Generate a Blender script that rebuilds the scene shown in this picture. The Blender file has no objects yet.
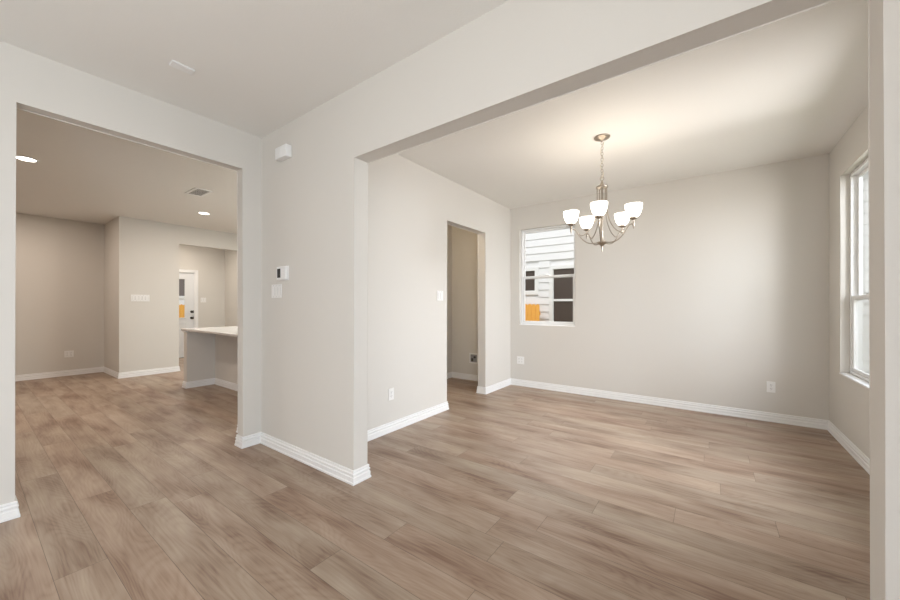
import bpy, bmesh, math, random
from mathutils import Vector, Matrix
random.seed(7)
SC = bpy.context.scene
COL = SC.collection
PI = math.pi

# ------------------------------------------------------------------ camera
cam_d = bpy.data.cameras.new('camera'); cam = bpy.data.objects.new('camera', cam_d); COL.objects.link(cam)
cam_d.sensor_width = 36.0; cam_d.lens = 356.73 / 900 * 36.0
cam_d.shift_x = 0.0; cam_d.shift_y = 5.46 / 900
cam_d.clip_start = 0.02; cam_d.clip_end = 200
cam.location = (0, 0, 1.2328); cam.rotation_euler = (PI / 2, 0, 0.62905)
SC.camera = cam

# ------------------------------------------------------------------ light and exposure
SC.view_settings.view_transform = 'Standard'; SC.view_settings.look = 'None'
SC.view_settings.gamma = 1.0; SC.view_settings.use_curve_mapping = False
SC.view_settings.exposure = 0.0
W = bpy.data.worlds.new('sky'); SC.world = W; W.use_nodes = True
bg = W.node_tree.nodes['Background']; bg.inputs[0].default_value = (0.92, 0.955, 1.0, 1); bg.inputs[1].default_value = 1.7

def lamp(name, kind, loc, energy, color=(1, 1, 1), rot=(0, 0, 0), parent=None, **kw):
    d = bpy.data.lights.new(name, kind); d.energy = energy; d.color = color
    for k, v in kw.items(): setattr(d, k, v)
    o = bpy.data.objects.new(name, d); COL.objects.link(o); o.location = loc; o.rotation_euler = rot
    if parent: o.parent = parent
    return o
def aim(v):   # rotation so that -Z looks along v
    return Vector(v).to_track_quat('-Z', 'Y').to_euler()

lamp('sun', 'SUN', (0, -6, 9), 1.0, (1, .96, .9), aim((.08, .62, -.70)), angle=.02)
# area lamps outside the windows standing in for daylight, then added fills
lamp('daylight_dining_high','AREA',(2.3,3.1,2.75), 84, (0.757,0.872,1.0),aim((-1,-.12,-.42)),shape='RECTANGLE',size=1.8,size_y=1.3,spread=1.9)
lamp('daylight_dining_side','AREA',(2.2,3.0,1.7), 92, (1.0,0.98,0.985),aim((-1,-.1,0.08)),shape='RECTANGLE',size=1.6,size_y=1.6,spread=2.2)
lamp('daylight_far_window','AREA',(-2.9,6.3,3.5), 25, (1.0,0.95,0.9),aim((.8,-1,-.95)),shape='RECTANGLE',size=1.2,size_y=1.2,spread=1.5)
lamp('daylight_foyer','AREA',(2.0,-1.0,1.9), 50.5, (.86,.95,1.0),aim((-1,.22,-.15)),shape='RECTANGLE',size=1.3,size_y=1.3)
lamp('foyer_side_fill','AREA',(1.25,-1.1,.9), 54, (.72,.84,1.0),aim((-1,.05,-.02)),shape='RECTANGLE',size=.6,size_y=1.6)  # added fill panel inside the foyer; the wall has no sidelight here
lamp('foyer_back_fill','AREA',(-1.2,-2.1,1.3), 29, (1.0,0.985,0.98),aim((0,1,0)),shape='RECTANGLE',size=1.2,size_y=2.0)  # added fill in front of the solid back wall, no opening behind it
lamp('foyer_ceiling_fill','AREA',(-.3,-.6,1.7), 12, (1.0,.92,.84),aim((0,.05,1)),shape='RECTANGLE',size=.4,size_y=.4)  # added upward fill that brightens the foyer ceiling
lamp('hall_fill','AREA',(-9.1,2.8,2.72), 19.65, (1.0,0.897,0.795),aim((0,0,-1)),shape='DISK',size=.2)  # added fill for the back hall, no fixture modelled
lamp('kitchen_fill','AREA',(-5.2,3.8,2.72), 82.54, (0.916,1.0,0.991),aim((0,0,-1)),shape='RECTANGLE',size=1.5,size_y=.2)  # unseen lamp added to light the kitchen, without a fitting
lamp('utility_fill','POINT',(-3.1,3.2,2.6), 15.02, (1.0,0.782,0.505),shadow_soft_size=.1)  # invented point source that lifts the utility room, no fixture

# ------------------------------------------------------------------ materials
def newmat(name):
    m = bpy.data.materials.new(name); m.use_nodes = True
    nt = m.node_tree; b = nt.nodes['Principled BSDF']; return m, nt, b
def plain(name, col, rough=.5, metal=0, spec=.5, emit=None, es=0):
    m, nt, b = newmat(name)
    b.inputs['Base Color'].default_value = (*col, 1); b.inputs['Roughness'].default_value = rough
    b.inputs['Metallic'].default_value = metal; b.inputs['Specular IOR Level'].default_value = spec
    if emit: b.inputs['Emission Color'].default_value = (*emit, 1); b.inputs['Emission Strength'].default_value = es
    # faint procedural unevenness
    n = nt.nodes.new('ShaderNodeTexNoise'); n.inputs['Scale'].default_value = 35
    r = nt.nodes.new('ShaderNodeMapRange'); r.inputs['To Min'].default_value = max(0, rough - .04); r.inputs['To Max'].default_value = min(1, rough + .04)
    tc = nt.nodes.new('ShaderNodeTexCoord'); nt.links.new(tc.outputs['Object'], n.inputs['Vector'])
    nt.links.new(n.outputs[0], r.inputs[0]); nt.links.new(r.outputs[0], b.inputs['Roughness'])
    return m
def drywall(name, col, bump=.12):
    m, nt, b = newmat(name)
    tc = nt.nodes.new('ShaderNodeTexCoord')
    n = nt.nodes.new('ShaderNodeTexNoise'); n.inputs['Scale'].default_value = 95; n.inputs['Detail'].default_value = 3
    n2 = nt.nodes.new('ShaderNodeTexNoise'); n2.inputs['Scale'].default_value = 1.3
    nt.links.new(tc.outputs['Object'], n.inputs['Vector']); nt.links.new(tc.outputs['Object'], n2.inputs['Vector'])
    bp = nt.nodes.new('ShaderNodeBump'); bp.inputs['Strength'].default_value = bump; bp.inputs['Distance'].default_value = .004
    nt.links.new(n.outputs[0], bp.inputs['Height']); nt.links.new(bp.outputs[0], b.inputs['Normal'])
    mx = nt.nodes.new('ShaderNodeMix'); mx.data_type = 'RGBA'
    mx.inputs[6].default_value = (col[0] * .985, col[1] * .985, col[2] * .985, 1); mx.inputs[7].default_value = (*col, 1)
    nt.links.new(n2.outputs[0], mx.inputs[0]); nt.links.new(mx.outputs[2], b.inputs['Base Color'])
    b.inputs['Roughness'].default_value = .75; b.inputs['Specular IOR Level'].default_value = .25
    return m
def floor_mat():
    m, nt, b = newmat('oak_plank_floor'); N = nt.nodes.new; L = nt.links.new
    def math_(op, a=None, c=None, va=0, vc=0):
        n = N('ShaderNodeMath'); n.operation = op
        n.inputs[0].default_value = va; n.inputs[1].default_value = vc
        if a is not None: L(a, n.inputs[0])
        if c is not None: L(c, n.inputs[1])
        return n.outputs[0]
    tc = N('ShaderNodeTexCoord'); sp = N('ShaderNodeSeparateXYZ'); L(tc.outputs['Object'], sp.inputs[0])
    x, y = sp.outputs[0], sp.outputs[1]
    PW, PL = .178, 1.5
    v = math_('DIVIDE', math_('SUBTRACT', y, vc=.247), vc=PW)
    row = math_('FLOOR', v); vf = math_('FRACT', v)
    wn = N('ShaderNodeTexWhiteNoise'); wn.noise_dimensions = '1D'; L(row, wn.inputs['W'])
    u = math_('ADD', math_('DIVIDE', x, vc=PL), wn.outputs[0])
    idx = math_('FLOOR', u); uf = math_('FRACT', u)
    cb = N('ShaderNodeCombineXYZ'); L(row, cb.inputs[0]); L(idx, cb.inputs[1])
    wn2 = N('ShaderNodeTexWhiteNoise'); wn2.noise_dimensions = '2D'; L(cb.outputs[0], wn2.inputs['Vector'])
    rnd = wn2.outputs[0]
    # seams
    def edge(f, w, size):
        d = math_('MINIMUM', f, math_('SUBTRACT', c=f, va=1.0)); d = math_('MULTIPLY', d, vc=size)
        return math_('LESS_THAN', d, vc=w)
    seam = math_('MAXIMUM', edge(vf, .0011, PW), edge(uf, .0011, PL))
    # grain: coordinates shifted per plank
    gx = math_('ADD', x, math_('MULTIPLY', rnd, vc=37.0)); gy = math_('ADD', y, math_('MULTIPLY', rnd, vc=11.0))
    def coords(sx, sy):
        c = N('ShaderNodeCombineXYZ'); L(math_('MULTIPLY', gx, vc=sx), c.inputs[0]); L(math_('MULTIPLY', gy, vc=sy), c.inputs[1]); return c.outputs[0]
    g1 = N('ShaderNodeTexNoise'); g1.inputs['Scale'].default_value = 1; g1.inputs['Detail'].default_value = 5; g1.inputs['Roughness'].default_value = .6
    L(coords(3.0, 75.0), g1.inputs['Vector'])
    g2 = N('ShaderNodeTexNoise'); g2.inputs['Scale'].default_value = 1; g2.inputs['Detail'].default_value = 2
    L(coords(1.7, 7.0), g2.inputs['Vector'])
    # cathedral rings: contour lines of a stretched noise
    g3 = N('ShaderNodeTexNoise'); g3.inputs['Scale'].default_value = 1; g3.inputs['Detail'].default_value = 1.0; g3.inputs['Distortion'].default_value = .25
    L(coords(1.0, 5.5), g3.inputs['Vector'])
    ring = math_('ABSOLUTE', math_('SINE', math_('MULTIPLY', g3.outputs[0], vc=80.0)))
    # tone = weighted sum
    t = math_('MULTIPLY', g2.outputs[0], vc=1.15)
    t = math_('ADD', t, math_('MULTIPLY', g1.outputs[0], vc=.62))
    t = math_('ADD', t, math_('MULTIPLY', ring, vc=.09))
    t = math_('ADD', t, math_('MULTIPLY', rnd, vc=.12))
    mr = N('ShaderNodeMapRange'); mr.inputs['From Min'].default_value = .70; mr.inputs['From Max'].default_value = 1.30; L(t, mr.inputs[0])
    cr = N('ShaderNodeValToRGB'); L(mr.outputs[0], cr.inputs[0])
    e = cr.color_ramp.elements; e[0].position = 0; e[0].color = (.195, .118, .080, 1); e[1].position = 1; e[1].color = (.445, .355, .275, 1)
    k = cr.color_ramp.elements.new(.45); k.color = (.335, .245, .180, 1)
    # some planks a little redder, some greyer
    wn3 = N('ShaderNodeTexWhiteNoise'); wn3.noise_dimensions = '2D'
    cb3 = N('ShaderNodeCombineXYZ'); L(idx, cb3.inputs[0]); L(math_('ADD', row, vc=51.0), cb3.inputs[1]); L(cb3.outputs[0], wn3.inputs['Vector'])
    tint = N('ShaderNodeMix'); tint.data_type = 'RGBA'; tint.inputs[6].default_value = (1.03, .98, .96, 1); tint.inputs[7].default_value = (.98, 1.0, 1.0, 1)
    L(wn3.outputs[0], tint.inputs[0])
    mu = N('ShaderNodeMix'); mu.data_type = 'RGBA'; mu.blend_type = 'MULTIPLY'; mu.inputs[0].default_value = 1
    L(cr.outputs[0], mu.inputs[6]); L(tint.outputs[2], mu.inputs[7])
    fin = N('ShaderNodeMix'); fin.data_type = 'RGBA'; L(math_('MULTIPLY', seam, vc=.7), fin.inputs[0]); L(mu.outputs[2], fin.inputs[6]); fin.inputs[7].default_value = (.07, .045, .03, 1)
    L(fin.outputs[2], b.inputs['Base Color'])
    rr = N('ShaderNodeMapRange'); rr.inputs['To Min'].default_value = .36; rr.inputs['To Max'].default_value = .50; L(g1.outputs[0], rr.inputs[0]); L(rr.outputs[0], b.inputs['Roughness'])
    b.inputs['Specular IOR Level'].default_value = .45
    h = math_('SUBTRACT', math_('MULTIPLY', g1.outputs[0], vc=.35), seam)
    bp = N('ShaderNodeBump'); bp.inputs['Strength'].default_value = .18; bp.inputs['Distance'].default_value = .002
    L(h, bp.inputs['Height']); L(bp.outputs[0], b.inputs['Normal'])
    return m
def glass_mat():
    m = bpy.data.materials.new('window_glass'); m.use_nodes = True; nt = m.node_tree; nt.nodes.clear()
    o = nt.nodes.new('ShaderNodeOutputMaterial'); mx = nt.nodes.new('ShaderNodeMixShader'); tr = nt.nodes.new('ShaderNodeBsdfTransparent'); gl = nt.nodes.new('ShaderNodeBsdfGlossy')
    fa = nt.nodes.new('ShaderNodeLayerWeight'); fr = nt.nodes.new('ShaderNodeMath'); fr.operation = 'POWER'; nt.links.new(fa.outputs['Facing'], fr.inputs[0]); fr.inputs[1].default_value = 5
    tr.inputs[0].default_value = (.975, .975, .975, 1); gl.inputs['Roughness'].default_value = .02
    nt.links.new(fr.outputs[0], mx.inputs[0]); nt.links.new(tr.outputs[0], mx.inputs[1]); nt.links.new(gl.outputs[0], mx.inputs[2]); nt.links.new(mx.outputs[0], o.inputs[0])
    return m
def cedar_mat():
    m, nt, b = newmat('cedar'); tc = nt.nodes.new('ShaderNodeTexCoord'); mp = nt.nodes.new('ShaderNodeMapping'); mp.inputs['Scale'].default_value = (25, 25, 2)
    n = nt.nodes.new('ShaderNodeTexNoise'); cr = nt.nodes.new('ShaderNodeValToRGB'); cr.color_ramp.elements[0].color = (.92, .38, .06, 1); cr.color_ramp.elements[1].color = (.98, .55, .13, 1)
    nt.links.new(tc.outputs['Object'], mp.inputs[0]); nt.links.new(mp.outputs[0], n.inputs['Vector']); nt.links.new(n.outputs[0], cr.inputs[0]); nt.links.new(cr.outputs[0], b.inputs['Base Color'])
    b.inputs['Roughness'].default_value = .8
    return m
def ground_mat():
    m, nt, b = newmat('ground'); tc = nt.nodes.new('ShaderNodeTexCoord')
    n = nt.nodes.new('ShaderNodeTexNoise'); n.inputs['Scale'].default_value = 6; n.inputs['Detail'].default_value = 6
    cr = nt.nodes.new('ShaderNodeValToRGB'); cr.color_ramp.elements[0].color = (.10, .14, .05, 1); cr.color_ramp.elements[1].color = (.30, .30, .16, 1)
    nt.links.new(tc.outputs['Object'], n.inputs['Vector']); nt.links.new(n.outputs[0], cr.inputs[0]); nt.links.new(cr.outputs[0], b.inputs['Base Color']); b.inputs['Roughness'].default_value = .95
    return m
WALL = (.695, .666, .618)
M = dict(
    wall=drywall('painted_drywall', WALL), ceil=drywall("ceiling_paint", (.835, .818, .78), .2),
    trim=plain('white_trim', (.87, .865, .855), .3), vinyl=plain('white_vinyl', (.84, .84, .83), .35),
    plate=plain('white_plastic', (.86, .85, .83), .3), slot=plain('slot_shadow', (.05, .05, .05), .6),
    floor=floor_mat(), glass=glass_mat(), nickel=plain('brushed_nickel', (.42, .37, .31), .33, 1.0),
    screen=plain('dark_screen', (.045, .045, .045), .25), darkmetal=plain('dark_handle', (.09, .08, .07), .3, .8),
    counter=plain('stone_counter', (.66, .63, .60), .22), siding=plain('white_lap_siding', (.80, .80, .80), .6),
    darkpane=plain('dark_window_screen', (.075, .055, .045), .4), cedar=cedar_mat(), ground=ground_mat(),
    shade=plain('frosted_glass_lit', (.9, .88, .84), .4, emit=(1, .94, .86), es=2.7),
    lens=plain('lit_lens', (.9, .9, .9), .4, emit=(1, .94, .86), es=8), grey=plain('galvanised', (.35, .34, .33), .45, .6),
    doorpaint=plain('door_white', (.78, .785, .79), .35), roof=plain('grey_shingle', (.20, .17, .16), .9),
)

# ------------------------------------------------------------------ mesh helpers
def bm_new(): return bmesh.new()
def box(bm, x0, x1, y0, y1, z0, z1, bev=0, seg=2):
    x0, x1 = sorted((x0, x1)); y0, y1 = sorted((y0, y1)); z0, z1 = sorted((z0, z1))
    r = bmesh.ops.create_cube(bm, size=1)
    for v in r['verts']: v.co = Vector((x0 + (v.co.x + .5) * (x1 - x0), y0 + (v.co.y + .5) * (y1 - y0), z0 + (v.co.z + .5) * (z1 - z0)))
    if bev:
        es = list({e for v in r['verts'] for e in v.link_edges})
        bmesh.ops.bevel(bm, geom=es, offset=bev, segments=seg, affect='EDGES', profile=.5)
def lathe(bm, prof, loc=(0, 0, 0), n=24, axis='Z'):
    rings = []
    for r, z in prof:
        ring = []
        for i in range(n):
            a = 2 * PI * i / n; c, s = r * math.cos(a), r * math.sin(a)
            p = {'Z': (c, s, z), 'X': (z, c, s), 'Y': (c, z, s)}[axis]
            ring.append(bm.verts.new((p[0] + loc[0], p[1] + loc[1], p[2] + loc[2])))
        rings.append(ring)
    for a, b in zip(rings, rings[1:]):
        for i in range(n):
            j = (i + 1) % n; bm.faces.new((a[i], a[j], b[j], b[i]))
    if prof[0][0] > 1e-4: bm.faces.new(rings[0][::-1])
    if prof[-1][0] > 1e-4: bm.faces.new(rings[-1])
def tube(bm, pts, rad, n=8):
    pts = [Vector(p) for p in pts]; rings = []
    up = Vector((0, 0, 1)); prev = None
    for i, p in enumerate(pts):
        t = (pts[min(i + 1, len(pts) - 1)] - pts[max(i - 1, 0)]).normalized()
        if prev is None:
            a = up if abs(t.dot(up)) < .9 else Vector((1, 0, 0)); u = t.cross(a).normalized()
        else: u = (prev - t * prev.dot(t)).normalized()
        prev = u; w = t.cross(u); r = rad[i] if isinstance(rad, (list, tuple)) else rad
        rings.append([bm.verts.new(p + u * r * math.cos(2 * PI * k / n) + w * r * math.sin(2 * PI * k / n)) for k in range(n)])
    for a, b in zip(rings, rings[1:]):
        for i in range(n):
            j = (i + 1) % n; bm.faces.new((a[i], a[j], b[j], b[i]))
    bm.faces.new(rings[0][::-1]); bm.faces.new(rings[-1])
def smooth_path(pts, n=6):
    P = [Vector(p) for p in pts]; P = [P[0] * 2 - P[1]] + P + [P[-1] * 2 - P[-2]]; out = []
    for i in range(1, len(P) - 2):
        for k in range(n):
            t = k / n; a, b, c, d = P[i - 1], P[i], P[i + 1], P[i + 2]
            out.append(.5 * ((2 * b) + (c - a) * t + (2 * a - 5 * b + 4 * c - d) * t * t + (3 * b - a - 3 * c + d) * t ** 3))
    out.append(P[-2]); return out
def obj(name, bm, mat, parent=None, smooth=False):
    bmesh.ops.recalc_face_normals(bm, faces=bm.faces[:])
    me = bpy.data.meshes.new(name); bm.to_mesh(me); bm.free()
    o = bpy.data.objects.new(name, me); COL.objects.link(o); me.materials.append(M[mat] if isinstance(mat, str) else mat)
    if smooth:
        for p in me.polygons: p.use_smooth = True
        try: me.set_sharp_from_angle(angle=math.radians(38))
        except Exception: pass
    if parent: o.parent = parent
    return o
def thing(name, label, cat, loc=(0, 0, 0), rotz=0, group=None):
    o = bpy.data.objects.new(name, None); COL.objects.link(o); o.empty_display_size = .1
    o.location = loc; o.rotation_euler = (0, 0, rotz); o['label'] = label; o['category'] = cat
    if group: o['group'] = group
    return o
def tag(o, label, cat, group=None, kind=None):
    o['label'] = label; o['category'] = cat
    if group: o['group'] = group
    if kind: o['kind'] = kind
    return o
def S(o, label, cat):
    o['kind'] = 'structure'; o['label'] = label; o['category'] = cat; return o
def prism(bm, poly, axis, lo, hi, bev=(), r=.0045, seg=3, sides=(0, 1)):
    """poly in the plane across `axis`, extruded from lo to hi; outline segments in `bev` get rounded front/back edges."""
    def P(a, b, t): return {'Y': (a, t, b), 'X': (t, a, b), 'Z': (a, b, t)}[axis]
    A = [bm.verts.new(P(a, b, lo)) for a, b in poly]; B = [bm.verts.new(P(a, b, hi)) for a, b in poly]; n = len(poly)
    bm.faces.new(A[::-1]); bm.faces.new(B)
    for i in range(n):
        j = (i + 1) % n; bm.faces.new((A[i], A[j], B[j], B[i]))
    es = []
    for i in bev:
        j = (i + 1) % n
        if 0 in sides: es.append(bm.edges.get((A[i], A[j])))
        if 1 in sides: es.append(bm.edges.get((B[i], B[j])))
    if es: bmesh.ops.bevel(bm, geom=es, offset=r, segments=seg, affect='EDGES', profile=.5)
H = 2.74
PROF = [(0, 0), (.018, 0), (.018, .013), (.0135, .017), (.0135, .045), (.0085, .050), (.0085, .058), (.0125, .062), (.0125, .070), (.006, .076), (.006, .082), (.009, .085), (.007, .093), (0, .095)]
def baseboard(name, pts, label):
    pts = [Vector((p[0], p[1])) for p in pts]; bm = bm_new(); rows = []
    for i, p in enumerate(pts):
        d0 = (p - pts[i - 1]).normalized() if i > 0 else None; d1 = (pts[i + 1] - p).normalized() if i < len(pts) - 1 else None
        if d0 is None: d0 = d1
        if d1 is None: d1 = d0
        n0 = Vector((-d0.y, d0.x)); n1 = Vector((-d1.y, d1.x)); m = (n0 + n1); m = m / max(m.dot(n0), 1e-6)
        rows.append([bm.verts.new((p.x + m.x * d, p.y + m.y * d, z + .001)) for d, z in PROF])
    for a, b in zip(rows, rows[1:]):
        for i in range(len(PROF) - 1): bm.faces.new((a[i], a[i + 1], b[i + 1], b[i]))
        bm.faces.new((a[-1], a[0], b[0], b[-1]))
    bm.faces.new(rows[0]); bm.faces.new(rows[-1][::-1])
    return S(obj(name, bm, 'trim'), label, 'baseboard')

# ------------------------------------------------------------------ room shell
bm = bm_new(); box(bm, -10.12, 1.42, -3.14, 5.206, -.12, 0); S(obj('floor', bm, 'floor'), 'wide oak look plank floor running through every room', 'floor')
bm = bm_new(); box(bm, -10.12, 1.42, -3.14, 5.206, H, H + .25); S(obj('ceiling', bm, 'ceil'), 'flat pale ceiling over all rooms', 'ceiling')
# wall between foyer and dining room, with the wide cased-less opening
J0, J1, HM = -1.983, .4164, 2.256
bm = bm_new(); prism(bm, [(-3.70, 0), (J0, 0), (J0, HM), (J1, HM), (J1, 0), (1.42, 0), (1.42, H), (-3.70, H)], 'Y', 1.597, 1.722, (1, 2, 3))
S(obj('wall_center', bm, 'wall'), 'greige wall with the wide opening into the dining room', 'wall')
# foyer left wall with opening into the living room
bm = bm_new(); prism(bm, [(-3.14, 0), (.190, 0), (.190, 2.422), (1.4415, 2.42), (1.4415, 0), (1.597, 0), (1.597, H), (-3.14, H)], 'X', -3.368, -3.264, (1, 2, 3))
S(obj('wall_foyer_left', bm, 'wall'), 'pale wall with the opening into the living room', 'wall')
bm = bm_new(); prism(bm, [(1.722, 0), (3.40, 0), (3.40, 2.247), (4.30, 2.247), (4.30, 0), (5.066, 0), (5.066, H), (1.722, H)], 'X', -2.643, -2.518, (1, 2, 3))
S(obj('wall_dining_left', bm, 'wall'), 'dining room side wall with the opening into the utility room', 'wall')
# far wall with window notch
WX0, WX1, WZ0, WZ1 = -2.366, -1.520, .932, 2.398; ZM = 1.7
bm = bm_new()
prism(bm, [(-8.17, 0), (1.098, 0), (1.098, ZM), (WX1, ZM), (WX1, WZ0), (WX0, WZ0), (WX0, ZM), (-8.17, ZM)], 'Y', 5.066, 5.206, (3, 4, 5), .006)
prism(bm, [(-8.17, ZM), (WX0, ZM), (WX0, WZ1), (WX1, WZ1), (WX1, ZM), (1.098, ZM), (1.098, H), (-8.17, H)], 'Y', 5.066, 5.206, (1, 2, 3), .006)
S(obj('wall_far', bm, 'wall'), 'far dining room wall with a small window at its left', 'wall')
RY0, RY1, RZ0, RZ1 = 2.85, 4.703, .612, 2.41
bm = bm_new()
prism(bm, [(1.722, 0), (5.066, 0), (5.066, ZM), (RY1, ZM), (RY1, RZ0), (RY0, RZ0), (RY0, ZM), (1.722, ZM)], 'X', .958, 1.098, (3, 4, 5), .006)
prism(bm, [(1.722, ZM), (RY0, ZM), (RY0, RZ1), (RY1, RZ1), (RY1, ZM), (5.066, ZM), (5.066, H), (1.722, H)], 'X', .958, 1.098, (1, 2, 3), .006)
S(obj('wall_dining_right', bm, 'wall'), 'right dining room wall with the tall windows', 'wall')
FY0, FY1, FZ0, FZ1 = -1.7, -.3, .9, 2.3
bm = bm_new()
prism(bm, [(-2.2, 0), (1.597, 0), (1.597, ZM), (FY1, ZM), (FY1, FZ0), (FY0, FZ0), (FY0, ZM), (-2.2, ZM)], 'X', 1.3, 1.42)
prism(bm, [(-2.2, ZM), (FY0, ZM), (FY0, FZ1), (FY1, FZ1), (FY1, ZM), (1.597, ZM), (1.597, H), (-2.2, H)], 'X', 1.3, 1.42)
S(obj('wall_foyer_right', bm, 'wall'), 'foyer wall to the right of the camera', 'wall')
bm = bm_new(); box(bm, -3.264, 1.42, -2.34, -2.2, 0, H); S(obj('wall_foyer_back', bm, 'wall'), 'foyer wall behind the camera', 'wall')
bm = bm_new(); box(bm, -3.58, -2.643, 4.97, 5.066, 0, H); S(obj('wall_utility_back', bm, 'wall'), 'back wall of the small utility room', 'wall')
bm = bm_new(); box(bm, -3.70, -3.58, 1.722, 5.066, 0, H); S(obj('wall_utility_left', bm, 'wall'), 'wall between kitchen and utility room', 'wall')
bm = bm_new(); prism(bm, [(1.581, 0), (2.42, 0), (2.42, 2.395), (3.98, 2.395), (3.98, 0), (5.066, 0), (5.066, H), (1.581, H)], 'X', -8.17, -8.05, (1, 2, 3))
S(obj('wall_living_jog', bm, 'wall'), 'living room wall standing forward with the opening to the back hall', 'wall')
bm = bm_new(); box(bm, -9.23, -8.17, 1.581, 1.70, 0, H); S(obj('wall_living_return', bm, 'wall'), 'short return wall at the living room jog', 'wall')
bm = bm_new(); box(bm, -9.23, -9.111, -3.14, 1.581, 0, H); S(obj('wall_living_left', bm, 'wall'), 'far living room wall', 'wall')
bm = bm_new(); box(bm, -9.111, -3.368, -3.14, -3.0, 0, H); S(obj('wall_living_front', bm, 'wall'), 'living room wall out of the picture', 'wall')
D0, D1, DZ = 2.41, 3.33, 2.02
bm = bm_new(); prism(bm, [(1.70, 0), (D0, 0), (D0, DZ), (D1, DZ), (D1, 0), (3.98, 0), (3.98, H), (1.70, H)], 'X', -10.12, -10.0)
S(obj('wall_hall_back', bm, 'wall'), 'back hall wall with the white half glass door', 'wall')
bm = bm_new(); box(bm, -10.12, -8.17, 3.98, 4.1, 0, H); S(obj('wall_hall_right', bm, 'wall'), 'right wall of the back hall', 'wall')
bm = bm_new(); box(bm, -10.12, -9.23, 1.58, 1.70, 0, H); S(obj('wall_hall_left', bm, 'wall'), 'left wall of the back hall', 'wall')

baseboard('baseboard_dining', [(1.3, -1.0), (1.3, 1.597), (.4164, 1.597), (.4164, 1.722), (.958, 1.722), (.958, 5.066), (-2.518, 5.066), (-2.518, 4.30), (-2.643, 4.30), (-2.643, 4.6)], 'white stepped baseboard around the dining room')
baseboard('baseboard_utility', [(-2.643, 4.6), (-2.643, 4.97), (-3.58, 4.97), (-3.58, 1.722), (-2.643, 1.722), (-2.643, 3.2)], 'white baseboard in the utility room')
baseboard('baseboard_center', [(-2.643, 3.2), (-2.643, 3.40), (-2.518, 3.40), (-2.518, 1.722), (-1.983, 1.722), (-1.983, 1.597), (-3.264, 1.597), (-3.264, 1.4415), (-3.368, 1.4415), (-3.368, 1.597), (-3.70, 1.597), (-3.70, 2.0)], 'white stepped baseboard wrapping the wall between the openings')
baseboard('baseboard_kitchen', [(-3.70, 2.0), (-3.70, 5.066), (-8.05, 5.066), (-8.05, 3.98), (-10.0, 3.98), (-10.0, D1 + .062)], 'white baseboard in the kitchen and back hall')
baseboard('baseboard_living', [(-10.0, D0 - .062), (-10.0, 1.70), (-8.17, 1.70), (-8.17, 2.42), (-8.05, 2.42), (-8.05, 1.581), (-9.111, 1.581), (-9.111, -1.0)], 'white baseboard along the far living room walls')
baseboard('baseboard_foyer', [(-9.111, -1.0), (-9.111, -3.0), (-3.368, -3.0), (-3.368, .190), (-3.264, .190), (-3.264, -2.2), (1.3, -2.2), (1.3, -1.0)], 'white baseboard at the near left jamb and foyer')

# ------------------------------------------------------------------ windows
def rect_frame(bm, axis, a0, a1, z0, z1, w, t0, t1, wb=None, bev=.003):
    """picture-frame of boxes: along a (x or y), thickness t0..t1 on the other axis"""
    wb = wb or w
    def bx(p0, p1, q0, q1):
        if axis == 'X': box(bm, p0, p1, t0, t1, q0, q1, bev)
        else: box(bm, t0, t1, p0, p1, q0, q1, bev)
    bx(a0, a0 + w, z0, z1); bx(a1 - w, a1, z0, z1); bx(a0 + w, a1 - w, z1 - w, z1); bx(a0 + w, a1 - w, z0, z0 + wb)
def hung_window(name, axis, a0, a1, z0, z1, zr, t, sgn, label):
    """single hung window; t = inside face of frame, sgn = direction to the outside"""
    r = bpy.data.objects.new(name, None); COL.objects.link(r); S(r, label, 'window')
    T = lambda d: t + sgn * d
    bm = bm_new(); rect_frame(bm, axis, a0, a1, z0, z1, .024, T(0), T(.075)); obj('window_frame', bm, 'vinyl', r)
    i0, i1 = a0 + .024, a1 - .024
    bm = bm_new(); rect_frame(bm, axis, i0, i1, zr - .02, z1 - .024, .024, T(.042), T(.065), .034); up = obj('upper_sash', bm, 'vinyl', r)
    bm = bm_new(); rect_frame(bm, axis, i0, i1, z0 + .024, zr + .020, .030, T(.010), T(.036), .028); lo = obj('lower_sash', bm, 'vinyl', r)
    for sash, q0, q1, w, d in ((up, zr + .010, z1 - .046, .022, .053), (lo, z0 + .050, zr - .008, .028, .023)):
        bm = bm_new()
        if axis == 'X': box(bm, i0 + w, i1 - w, T(d), T(d + .004), q0, q1)
        else: box(bm, T(d), T(d + .004), i0 + w, i1 - w, q0, q1)
        obj('pane', bm, 'glass', sash)
    mid = (a0 + a1) / 2; bm = bm_new()
    if axis == 'X': box(bm, mid - .03, mid + .03, T(-.002), T(.016), zr + .020, zr + .032, .003)
    else: box(bm, T(-.002), T(.016), mid - .03, mid + .03, zr + .020, zr + .032, .003)
    obj('sash_lock', bm, 'vinyl', lo)
    return r
w1 = hung_window('window_1', 'X', WX0 + .001, WX1 - .001, WZ0 + .012, WZ1 - .001, 1.66, 5.128, 1, 'small white single hung window in the far dining wall')
bm = bm_new(); box(bm, WX0 + .001, WX1 - .001, 5.062, 5.13, WZ0 + .001, WZ0 + .014, .004); obj('window_sill', bm, 'trim', w1)
YM = 3.775
w2 = hung_window('window_2', 'Y', YM + .03, RY1 - .001, RZ0 + .012, RZ1 - .001, 1.30, 1.018, 1, 'tall white single hung window at the right, far half of the pair')
w3 = hung_window('window_3', 'Y', RY0 + .001, YM - .03, RZ0 + .012, RZ1 - .001, 1.30, 1.018, 1, 'tall white single hung window, near half of the pair')
bm = bm_new(); box(bm, .962, 1.095, YM - .0295, YM + .0295, RZ0 + .013, RZ1 - .002, .004); S(obj('trim_1', bm, 'vinyl'), 'white post between the paired windows', 'trim')
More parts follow.
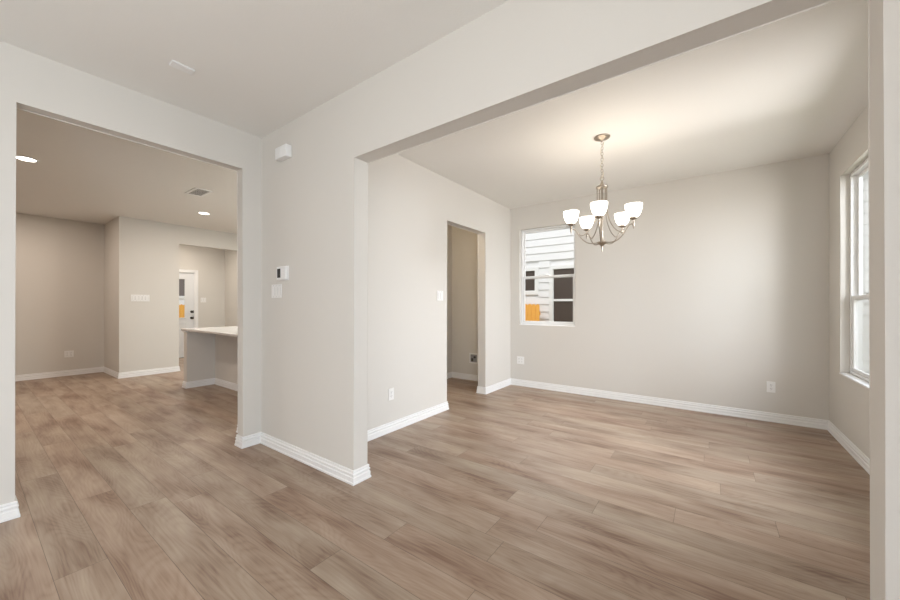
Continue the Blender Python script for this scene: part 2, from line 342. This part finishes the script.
bm = bm_new(); box(bm, .950, 1.02, RY0 + .001, RY1 - .001, RZ0 + .0005, RZ0 + .0125, .004); S(obj('trim_2', bm, 'trim'), 'white sill under the paired windows', 'trim')
w4 = hung_window('window_4', 'Y', FY0 + .001, FY1 - .001, FZ0 + .001, FZ1 - .001, 1.6, 1.34, 1, 'foyer window behind the camera')

# ------------------------------------------------------------------ back hall door
dr = bpy.data.objects.new('door_1', None); COL.objects.link(dr); S(dr, 'white half glass back door with two dark handles', 'door')
gy0, gy1, gz0, gz1 = D0 + .19, D1 - .196, .937, 1.862
bm = bm_new()
fx0, fx1 = -10.06, -10.018
y0, y1, z0, z1 = D0 + .02, D1 - .02, .012, DZ - .02
box(bm, fx0, fx1, y0, gy0, z0, z1); box(bm, fx0, fx1, gy1, y1, z0, z1); box(bm, fx0, fx1, gy0, gy1, gz1, z1); box(bm, fx0, fx1, gy0, gy1, z0, gz0)
rect_frame(bm, 'Y', gy0 - .02, gy1 + .02, gz0 - .02, gz1 + .02, .03, -10.025, -10.008, bev=.004)
for a, b in ((gy0 - .03, (gy0 + gy1) / 2 - .04), ((gy0 + gy1) / 2 + .04, gy1 + .03)):
    rect_frame(bm, 'Y', a, b, .25, .82, .02, -10.02, -10.012, bev=.003); box(bm, -10.02, -10.014, a + .05, b - .05, .30, .77, .003)
leaf = obj('door_leaf', bm, 'doorpaint', dr)
bm = bm_new(); box(bm, -10.04, -10.034, gy0, gy1, gz0, gz1); obj('door_glass', bm, 'glass', leaf)
bm = bm_new(); box(bm, -10.10, -10.0, D0, D0 + .019, 0, DZ); box(bm, -10.10, -10.0, D1 - .019, D1, 0, DZ); box(bm, -10.10, -10.0, D0 + .019, D1 - .019, DZ - .019, DZ); obj('door_frame', bm, 'trim', dr)
bm = bm_new()
box(bm, -10.0, -9.984, D0 - .06, D0 + .004, 0.001, DZ + .06, .004); box(bm, -10.0, -9.984, D1 - .004, D1 + .06, 0.001, DZ + .06, .004); box(bm, -10.0, -9.984, D0 + .004, D1 - .004, DZ - .004, DZ + .06, .004)
obj('door_casing', bm, 'trim', dr)
bm = bm_new(); box(bm, -10.10, -10.0, D0 + .02, D1 - .02, .0005, .011); obj('threshold', bm, 'darkmetal', dr)
for zz, nm in ((1.083, 'deadbolt'), (.935, 'door_knob')):
    bm = bm_new(); lathe(bm, [(.030, -10.018), (.030, -10.012), (.012, -10.010), (.012, -9.985), (.026, -9.975), (.028, -9.962), (.018, -9.952), (0, -9.950)], (0, 3.263, zz), 16, 'X'); obj(nm, bm, 'darkmetal', leaf, True)
    bm = bm_new(); box(bm, -10.0185, -10.0165, y1 - .018, y1 - .002, zz - .03, zz + .03); obj('strike_plate', bm, 'darkmetal', leaf)

# ------------------------------------------------------------------ outdoors
bm = bm_new(); box(bm, -40, 30, -30, 40, -.6, -.35); S(obj('ground', bm, 'ground'), 'grass outside the house', 'ground')
def lap_siding(axis, plane, a0, a1, z0, z1, sgn, holes, parent, lap=.17, phase=.92):
    """overlapping boards; plane = face, sgn = direction the face looks"""
    bm = bm_new(); k = math.floor((z0 - phase) / lap)
    while phase + k * lap < z1:
        b0, b1 = max(z0, phase + k * lap), min(z1, phase + (k + 1) * lap)
        segs = [(a0, a1)]
        for h0, h1, q0, q1 in holes:
            if b1 > q0 + .01 and b0 < q1 - .01:
                segs = [s for a, b in segs for s in ((a, min(b, h0)), (max(a, h1), b)) if s[1] > s[0] + 1e-3]
        for a, b in segs:
            for (p, q, t0, t1) in ((a, b, plane + sgn * .024, plane),):
                c = [(p, b0, t0), (q, b0, t0), (q, b1, plane + sgn * .004), (p, b1, plane + sgn * .004)]
                back = [(p, b0, plane - sgn * .02), (q, b0, plane - sgn * .02), (q, b1, plane - sgn * .02), (p, b1, plane - sgn * .02)]
                f = (lambda a_, z_, t_: (a_, t_, z_)) if axis == 'X' else (lambda a_, z_, t_: (t_, a_, z_))
                V = [bm.verts.new(f(*w)) for w in c]; B = [bm.verts.new(f(*w)) for w in back]
                bm.faces.new(V); bm.faces.new(B[::-1])
                for i in range(4): j = (i + 1) % 4; bm.faces.new((V[i], B[i], B[j], V[j]))
        k += 1
    return obj('siding', bm, 'siding', parent)
def house_window(axis, a0, a1, z0, z1, plane, sgn, rail, parent, pane_mat='darkpane'):
    bm = bm_new(); t0, t1 = plane - sgn * .02, plane + sgn * .03
    rect_frame(bm, axis, a0 - .10, a1 + .10, z0 - .10, z1 + .09, .085, t0, t1)
    w = obj('window_trim', bm, 'vinyl', parent)
    bm = bm_new(); rect_frame(bm, axis, a0 - .018, a1 + .018, z0 - .018, z1 + .018, .018, plane - sgn * .01, plane + sgn * .02, bev=.002)
    if rail:
        if axis == 'X': box(bm, a0, a1, plane, plane + sgn * .02, rail - .025, rail + .025)
        else: box(bm, plane, plane + sgn * .02, a0, a1, rail - .025, rail + .025)
    obj('sash', bm, 'vinyl', w)
    bm = bm_new()
    if axis == 'X': box(bm, a0, a1, plane - sgn * .01, plane - sgn * .004, z0, z1)
    else: box(bm, plane - sgn * .01, plane - sgn * .004, a0, a1, z0, z1)
    obj('pane', bm, pane_mat, w)
nh = thing('neighbouring_house', 'white lap sided house next door seen through the small dining window', 'house', (0, 0, 0))
wins = [(-2.885, -1.98, .83, 2.056, 1.354), (-4.05, -3.337, 1.586, 2.05, None)]
lap_siding('X', 8.0, -7.0, 6.0, -.35, 3.6, -1, [(a - .09, b + .09, c - .09, d + .08) for a, b, c, d, _ in wins], nh)
for a, b, c, d, rl in wins: house_window('X', a, b, c, d, 8.0, -1, rl, nh)
bm = bm_new(); box(bm, -7, 6, 8.02, 12, -.35, 3.6); obj('house_body', bm, 'siding', nh)
bm = bm_new(); prism(bm, [(7.6, 3.55), (12.4, 3.55), (10, 5.2)], 'X', -7.3, 6.3); obj('roof', bm, 'roof', nh)
nb = thing('neighbouring_house', 'white house behind the fence seen through the back door glass', 'house', (0, 0, 0))
lap_siding('Y', -16.5, -3, 9, -.35, 3.2, 1, [(3.0, 5.6, 1.50, 2.35)], nb)
house_window('Y', 3.1, 5.5, 1.60, 2.25, -16.5, 1, None, nb, 'roof')
bm = bm_new(); box(bm, -20, -16.52, -3, 9, -.35, 3.2); obj('house_body', bm, 'siding', nb)
bm = bm_new(); prism(bm, [(-20.4, 3.15), (-16.1, 3.15), (-18.2, 5)], 'Y', -3.3, 9.3); obj('roof', bm, 'roof', nb)
def fence(axis, plane, a0, a1, top, label):
    r = thing('wooden_fence', label, 'fence', (0, 0, 0)); n = int((a1 - a0) / .092); w = (a1 - a0) / n
    for i in range(n):
        a = a0 + i * w; t = top + random.uniform(-.008, .008)
        bm = bm_new(); poly = [(a + .003, -.35), (a + w - .003, -.35), (a + w - .003, t - .03), (a + w - .03, t), (a + .03, t), (a + .003, t - .03)]
        prism(bm, poly, 'Y' if axis == 'X' else 'X', plane, plane + .018); obj('picket', bm, 'cedar', r)
    for z in (.1, top - .25):
        bm = bm_new()
        if axis == 'X': box(bm, a0, a1, plane + .018, plane + .055, z, z + .08)
        else: box(bm, plane - .037, plane, a0, a1, z, z + .08)
        obj('fence_rail', bm, 'cedar', r)
    return r
fence('X', 7.70, -5.0, -3.105, 1.265, 'bright orange cedar fence panel outside the small dining window')
fence('Y', -14.0, 1.0, 7.0, 1.27, 'cedar fence behind the back door glass')

# ------------------------------------------------------------------ kitchen island
isl = thing('kitchen_island', 'kitchen island with pale stone counter and greige panelled base', 'kitchen island', (-5.2, 2.6, 0))
IX, IY = -5.2, 2.6
def L_(bm_args): return bm_args
bm = bm_new(); box(bm, -6.406 - IX, -6.285 - IX, 1.985 - IY, 3.10 - IY, 0, .857, .006); obj('end_panel', bm, 'wall', isl)
bm = bm_new(); box(bm, -6.285 - IX, -4.30 - IX, 2.362 - IY, 2.48 - IY, 0, .857); obj('back_panel', bm, 'wall', isl)
bm = bm_new(); box(bm, -6.285 - IX, -4.30 - IX, 2.481 - IY, 3.10 - IY, .10, .857, .003); box(bm, -6.28 - IX, -4.31 - IX, 2.481 - IY, 3.04 - IY, 0, .10)
cab = obj('cabinet_body', bm, 'trim', isl)
for i in range(4):
    a = -6.27 + i * .49 - IX; bm = bm_new(); box(bm, a + .01, a + .48, 3.10 - IY, 3.12 - IY, .12, .84, .004); rect_frame(bm, 'X', a + .01, a + .48, .12, .84, .055, 3.115 - IY, 3.127 - IY)
    d = obj('cabinet_door', bm, 'trim', isl)
    bm = bm_new(); tube(bm, [(a + .43, 3.127 - IY, .62), (a + .43, 3.15 - IY, .63), (a + .43, 3.15 - IY, .75), (a + .43, 3.127 - IY, .76)], .005); obj('handle', bm, 'nickel', d)
bm = bm_new(); box(bm, -6.435 - IX, -4.27 - IX, 1.955 - IY, 3.14 - IY, .857, .887, .005); obj('countertop', bm, 'counter', isl)
# cap moulding at the wing end and skirting round the base
bm = bm_new(); rect_frame(bm, 'X', -6.42 - IX, -6.271 - IX, .835, .857, .011, 1.972 - IY, 2.0 - IY, bev=.002); obj('cap_moulding', bm, 'trim', isl)
def skirting(pts):
    o = baseboard('skirting', [(x - IX, y - IY) for x, y in pts], ''); del o['kind'], o['label'], o['category']; o.parent = isl
skirting([(-4.30, 2.362), (-6.285, 2.362), (-6.285, 1.985), (-6.406, 1.985), (-6.406, 3.10)][::-1][::-1])

# ------------------------------------------------------------------ wall plates and small fittings
def face(axis, sgn, plane):
    """returns f(u, d, z): u along the wall, d out of the wall, as local box builder"""
    def b(bm, u0, u1, d0, d1, z0, z1, bev=0):
        if axis == 'Y': box(bm, u0, u1, plane + sgn * d0, plane + sgn * d1, z0, z1, bev)
        else: box(bm, plane + sgn * d0, plane + sgn * d1, u0, u1, z0, z1, bev)
    return b
def plate(name, label, cat, axis, sgn, plane, u, z, gangs, kind, group=None):
    w = .070 + (gangs - 1) * .046; h = .115
    loc = (u, plane, z) if axis == 'Y' else (plane, u, z)
    r = thing(name, label, cat, loc, 0, group); B = face(axis, sgn, 0)
    bm = bm_new(); B(bm, -w / 2, w / 2, 0.0003, .006, -h / 2, h / 2, .002); obj('cover_plate', bm, 'plate', r)
    for g in range(gangs):
        c = -(gangs - 1) * .023 + g * .046; k = kind[g] if isinstance(kind, (list, tuple)) else kind
        if k == 'rocker':
            bm = bm_new(); B(bm, c - .0165, c + .0165, .006, .0085, -.033, .033, .001); s = obj('rocker_switch', bm, 'plate', r)
            bm = bm_new(); B(bm, c - .0185, c - .0168, .0055, .0064, -.034, .034); B(bm, c + .0168, c + .0185, .0055, .0064, -.034, .034); obj('gap_line', bm, 'grey', s)
        else:
            for dz in (-.020, .020):
                bm = bm_new(); B(bm, c - .017, c + .017, .006, .0078, dz - .0145, dz + .0145, .0008); s = obj('receptacle', bm, 'plate', r)
                bm = bm_new()
                for q in (-.0065, .0065): B(bm, c + q - .0012, c + q + .0012, .0077, .0081, dz - .002, dz + .008)
                B(bm, c - .002, c + .002, .0077, .0081, dz - .010, dz - .006); obj('slots', bm, 'slot', s)
    for g in range(gangs):
        c = -(gangs - 1) * .023 + g * .046; k = kind[g] if isinstance(kind, (list, tuple)) else kind
        for zz in ((-.048, .048) if k == 'rocker' else (0,)):
            bm = bm_new(); B(bm, c - .0025, c + .0025, .006, .0068, zz - .0025, zz + .0025); obj('screw', bm, 'grey', r)
    return r
yM = 1.597
plate('light_switch', 'three gang white rocker switch plate below the thermostat', 'light switch', 'Y', -1, yM, -2.993, 1.355, 3, 'rocker')
plate('light_switch', 'small white switch plate beside the utility room opening', 'light switch', 'X', 1, -2.518, 3.262, 1.345, 2, 'rocker')
plate('wall_outlet', 'white outlet low on the bright dining room side wall', 'outlet', 'X', 1, -2.518, 2.48, .367, 1, 'outlet')
plate('wall_outlet', 'white outlet on the far dining wall near the right corner', 'outlet', 'Y', -1, 5.066, .527, .368, 1, 'outlet')
plate('wall_outlet', 'double white outlet plate under the small dining window', 'outlet', 'Y', -1, 5.066, -2.345, .392, 2, ['outlet', 'outlet'])
plate('light_switch', 'wide white five gang switch plate on the living room wall', 'light switch', 'X', 1, -8.05, 1.857, 1.362, 5, 'rocker')
plate('wall_outlet', 'double white outlet low on the far living room wall', 'outlet', 'X', 1, -9.111, 1.13, .379, 2, ['outlet', 'outlet'])
plate('light_switch', 'white switch plate beside the half glass back door', 'light switch', 'X', 1, -10.0, 3.50, 1.365, 2, 'rocker')
# thermostat
t = thing('thermostat', 'white wall thermostat with a dark screen above the switch plate', 'thermostat', (-2.882, yM, 1.502))
bm = bm_new(); box(bm, -.078, .078, -.006, -.0003, -.06, .06, .002); obj('back_plate', bm, 'plate', t)
bm = bm_new(); box(bm, -.072, .072, -.026, -.006, -.055, .055, .004); bd = obj('housing', bm, 'vinyl', t)
bm = bm_new(); box(bm, -.058, -.008, -.0275, -.025, -.038, .038, .001); obj('screen', bm, 'screen', bd)
for i in range(3):
    bm = bm_new(); box(bm, .014, .050, -.0275, -.025, -.036 + i * .026, -.022 + i * .026, .001); obj('button', bm, 'plate', bd)
# door chime
t = thing('door_chime', 'white rectangular door chime box high on the wall', 'door chime', (-2.845, yM, 2.4925))
bm = bm_new(); box(bm, -.085, .085, -.052, -.0003, -.048, .048, .006, 3); c = obj('cover', bm, 'vinyl', t, True)
bm = bm_new()
for i in range(5): box(bm, -.05 + i * .025 - .004, -.05 + i * .025 + .004, -.0526, -.0515, -.03, .03)
obj('grille_slots', bm, 'plate', c)
# dryer / washer recess in the utility room
t = thing('wall_box', 'small recessed connection box low on the utility room back wall', 'wall box', (-3.13, 4.97, .365))
bm = bm_new(); rect_frame(bm, 'X', -.085, .085, -.085, .085, .022, -.010, -.0003, bev=.002); obj('frame', bm, 'plate', t)
bm = bm_new(); box(bm, -.064, .064, -.0045, -.0008, -.064, .064); obj('recess', bm, 'grey', t)
bm = bm_new(); lathe(bm, [(.018, -.004), (.018, -.016), (.010, -.018), (.010, -.03), (0, -.031)], (.02, 0, .02), 12, 'Y'); obj('valve', bm, 'darkmetal', t, True)
bm = bm_new(); box(bm, -.05, -.01, -.008, -.0045, -.05, 0); obj('label_tag', bm, 'darkmetal', t)

# ------------------------------------------------------------------ ceiling fittings
def downlight(x, y, label, power):
    r = thing('recessed_light', label, 'recessed light', (x, y, H), 0, 'recessed living room lights')
    bm = bm_new(); lathe(bm, [(.070, -.004), (.070, -.0075), (.078, -.009), (.092, -.007), (.096, -.0003), (.072, -.0003)], n=32); obj('trim_ring', bm, 'vinyl', r, True)
    bm = bm_new(); lathe(bm, [(.070, -.0010), (.070, -.0060), (.045, -.0070), (0, -.0075)], n=32); obj('lens', bm, 'lens', r, True)
    lamp('downlight_lamp', 'AREA', (0, 0, -.012), power, (1, .844, .734), (0, 0, 0), r, shape='DISK', size=.14)
downlight(-5.669, .400, 'lit recessed light at the left of the living room ceiling', 15.5)
downlight(-6.664, 2.343, 'lit recessed light beyond the ceiling vent near the hall opening', 15.5)
downlight(-7.98, .375, 'recessed light at the far left, mostly hidden by the near jamb', 15.5)
downlight(-5.669, -1.6, 'recessed light hidden behind the near jamb', 15.5)
v = thing('ceiling_vent', 'white louvred supply vent in the living room ceiling', 'vent', (-5.49, 1.87, H))
bm = bm_new(); rect_frame(bm, 'X', -.19, .19, -.10, .10, .026, 0, .008, bev=.002)
for q in bm.verts: q.co = Vector((q.co.x, q.co.z, -q.co.y - .0003))
obj('frame', bm, 'vinyl', v)
bm = bm_new(); box(bm, -.165, .165, -.075, .075, -.0025, -.0004); obj('backing', bm, 'slot', v)
for i in range(9):
    bm = bm_new(); a = -.066 + i * .0165; box(bm, -.165, .165, a - .003, a + .003, -.0065, -.0028, .0006)
    obj('slat', bm, 'plate', v)
p = thing('ceiling_plate', 'small white rectangular cover plate on the foyer ceiling', 'cover plate', (-2.693, .826, H))
bm = bm_new(); box(bm, -.034, .034, -.06, .06, -.010, -.0003, .003); obj('cover', bm, 'vinyl', p)
bm = bm_new(); box(bm, -.02, .02, -.035, .035, -.0125, -.010, .001); obj('raised_face', bm, 'plate', p)

# ------------------------------------------------------------------ chandelier
CX, CY = -.778, 3.381
ch = thing('chandelier', 'brushed nickel chandelier with five lit frosted glass cup shades', 'chandelier', (CX, CY, 0))
bm = bm_new(); lathe(bm, [(.066, H - .0003), (.068, H - .006), (.064, H - .012), (.045, H - .020), (.022, H - .027), (.012, H - .034), (.007, H - .045), (0, H - .046)], n=32); obj('canopy', bm, 'nickel', ch, True)
# chain
bm = bm_new(); nl = 13; ztop, zbot = H - .040, 2.375; L1 = (ztop - zbot) / nl
for i in range(nl):
    zc = ztop - (i + .5) * L1; a = (i % 2) * PI / 2 + .3; hl, hw = L1 * .66, .0095; pts = []
    for k in range(17):
        q = 2 * PI * k / 16; pts.append((hw * math.cos(q) * math.cos(a), hw * math.cos(q) * math.sin(a), zc + hl * math.sin(q)))
    tube(bm, pts, .0019, 6)
obj('chain', bm, 'nickel', ch, True)
bm = bm_new(); pts = []
for k in range(60):
    f_ = k / 59; pts.append((.013 * math.sin(f_ * 16), .013 * math.cos(f_ * 16) * .8, H - .03 - f_ * (.03 + ztop - zbot - .01)))
tube(bm, pts, .0022, 6); obj('cord', bm, plain('clear_cord', (.75, .68, .55), .3), ch, True)
# loop, top cone, plates
bm = bm_new(); pts = [(.015 * math.cos(2 * PI * k / 16), 0, 2.366 + .017 * math.sin(2 * PI * k / 16)) for k in range(17)]; tube(bm, pts, .003, 6); obj('loop', bm, 'nickel', ch, True)
bm = bm_new(); lathe(bm, [(0, 2.352), (.007, 2.350), (.009, 2.335), (.016, 2.318), (.024, 2.306), (.030, 2.300), (.050, 2.297), (.052, 2.290), (.050, 2.284), (.012, 2.280), (.008, 2.278), (0, 2.277)]); obj('top_cap', bm, 'nickel', ch, True)
bm = bm_new(); lathe(bm, [(0, 2.28), (.008, 2.28), (.008, 1.84), (.008, 1.80), (0, 1.80)], n=16); obj('center_rod', bm, 'nickel', ch, True)
bm = bm_new(); lathe(bm, [(0, 1.825), (.012, 1.822), (.016, 1.812), (.040, 1.802), (.044, 1.794), (.036, 1.784), (.018, 1.774), (.011, 1.762), (.009, 1.745), (.005, 1.728), (.004, 1.716), (0, 1.712)]); obj('finial', bm, 'nickel', ch, True)
R = .265; ZO = .016
for k in range(5):
    ang = math.radians(62 + 72 * k)
    def P(r, z, ang=ang): return (r * math.cos(ang), r * math.sin(ang), z)
    bm = bm_new(); tube(bm, smooth_path([P(.035, 1.797), P(.075, 1.790), (P(.13, 1.800)), P(.18, 1.843), P(.213, 1.893), P(.238, 1.920), P(R - .007, 1.920)], 5), .0052, 8); arm = obj('arm', bm, 'nickel', ch, True)
    bm = bm_new(); tube(bm, smooth_path([P(.042, 2.288), P(.041, 2.20), P(.042, 2.10), P(.060, 2.00), P(.100, 1.92), P(.145, 1.876), P(.180, 1.862), P(.200, 1.880)], 5), .0045, 8); obj('scroll', bm, 'nickel', arm, True)
    bm = bm_new(); lathe(bm, [(0, 1.862), (.003, 1.864), (.005, 1.880), (.009, 1.888), (.010, 1.915), (.007, 1.925), (.008, 1.935), (.024, 1.943), (.034, 1.950), (.035, 1.957), (0, 1.958)], P(R, ZO), 20); obj('socket_cup', bm, 'nickel', arm, True)
    bm = bm_new()
    prof = [(.022, 1.9585), (.036, 1.962), (.052, 1.982), (.063, 2.010), (.071, 2.045), (.0745, 2.075), (.0750, 2.088), (.0730, 2.088), (.0720, 2.075), (.0690, 2.045), (.061, 2.012), (.050, 1.985), (.034, 1.966), (0, 1.963)]
    lathe(bm, [(r_ * .91, 1.9585 + (z_ - 1.9585) * .84) for r_, z_ in prof], P(R, ZO), 32)
    sh = obj('glass_shade', bm, 'shade', ch, True)
    bm = bm_new(); lathe(bm, [(.012, 1.965), (.013, 1.985), (.022, 2.005), (.025, 2.02), (.020, 2.038), (0, 2.045)], P(R, ZO), 16); obj('bulb', bm, 'lens', sh, True)
    lamp('bulb_light', 'POINT', P(R, 2.12), .75, (1, .82, .62), (0, 0, 0), ch, shadow_soft_size=.05)
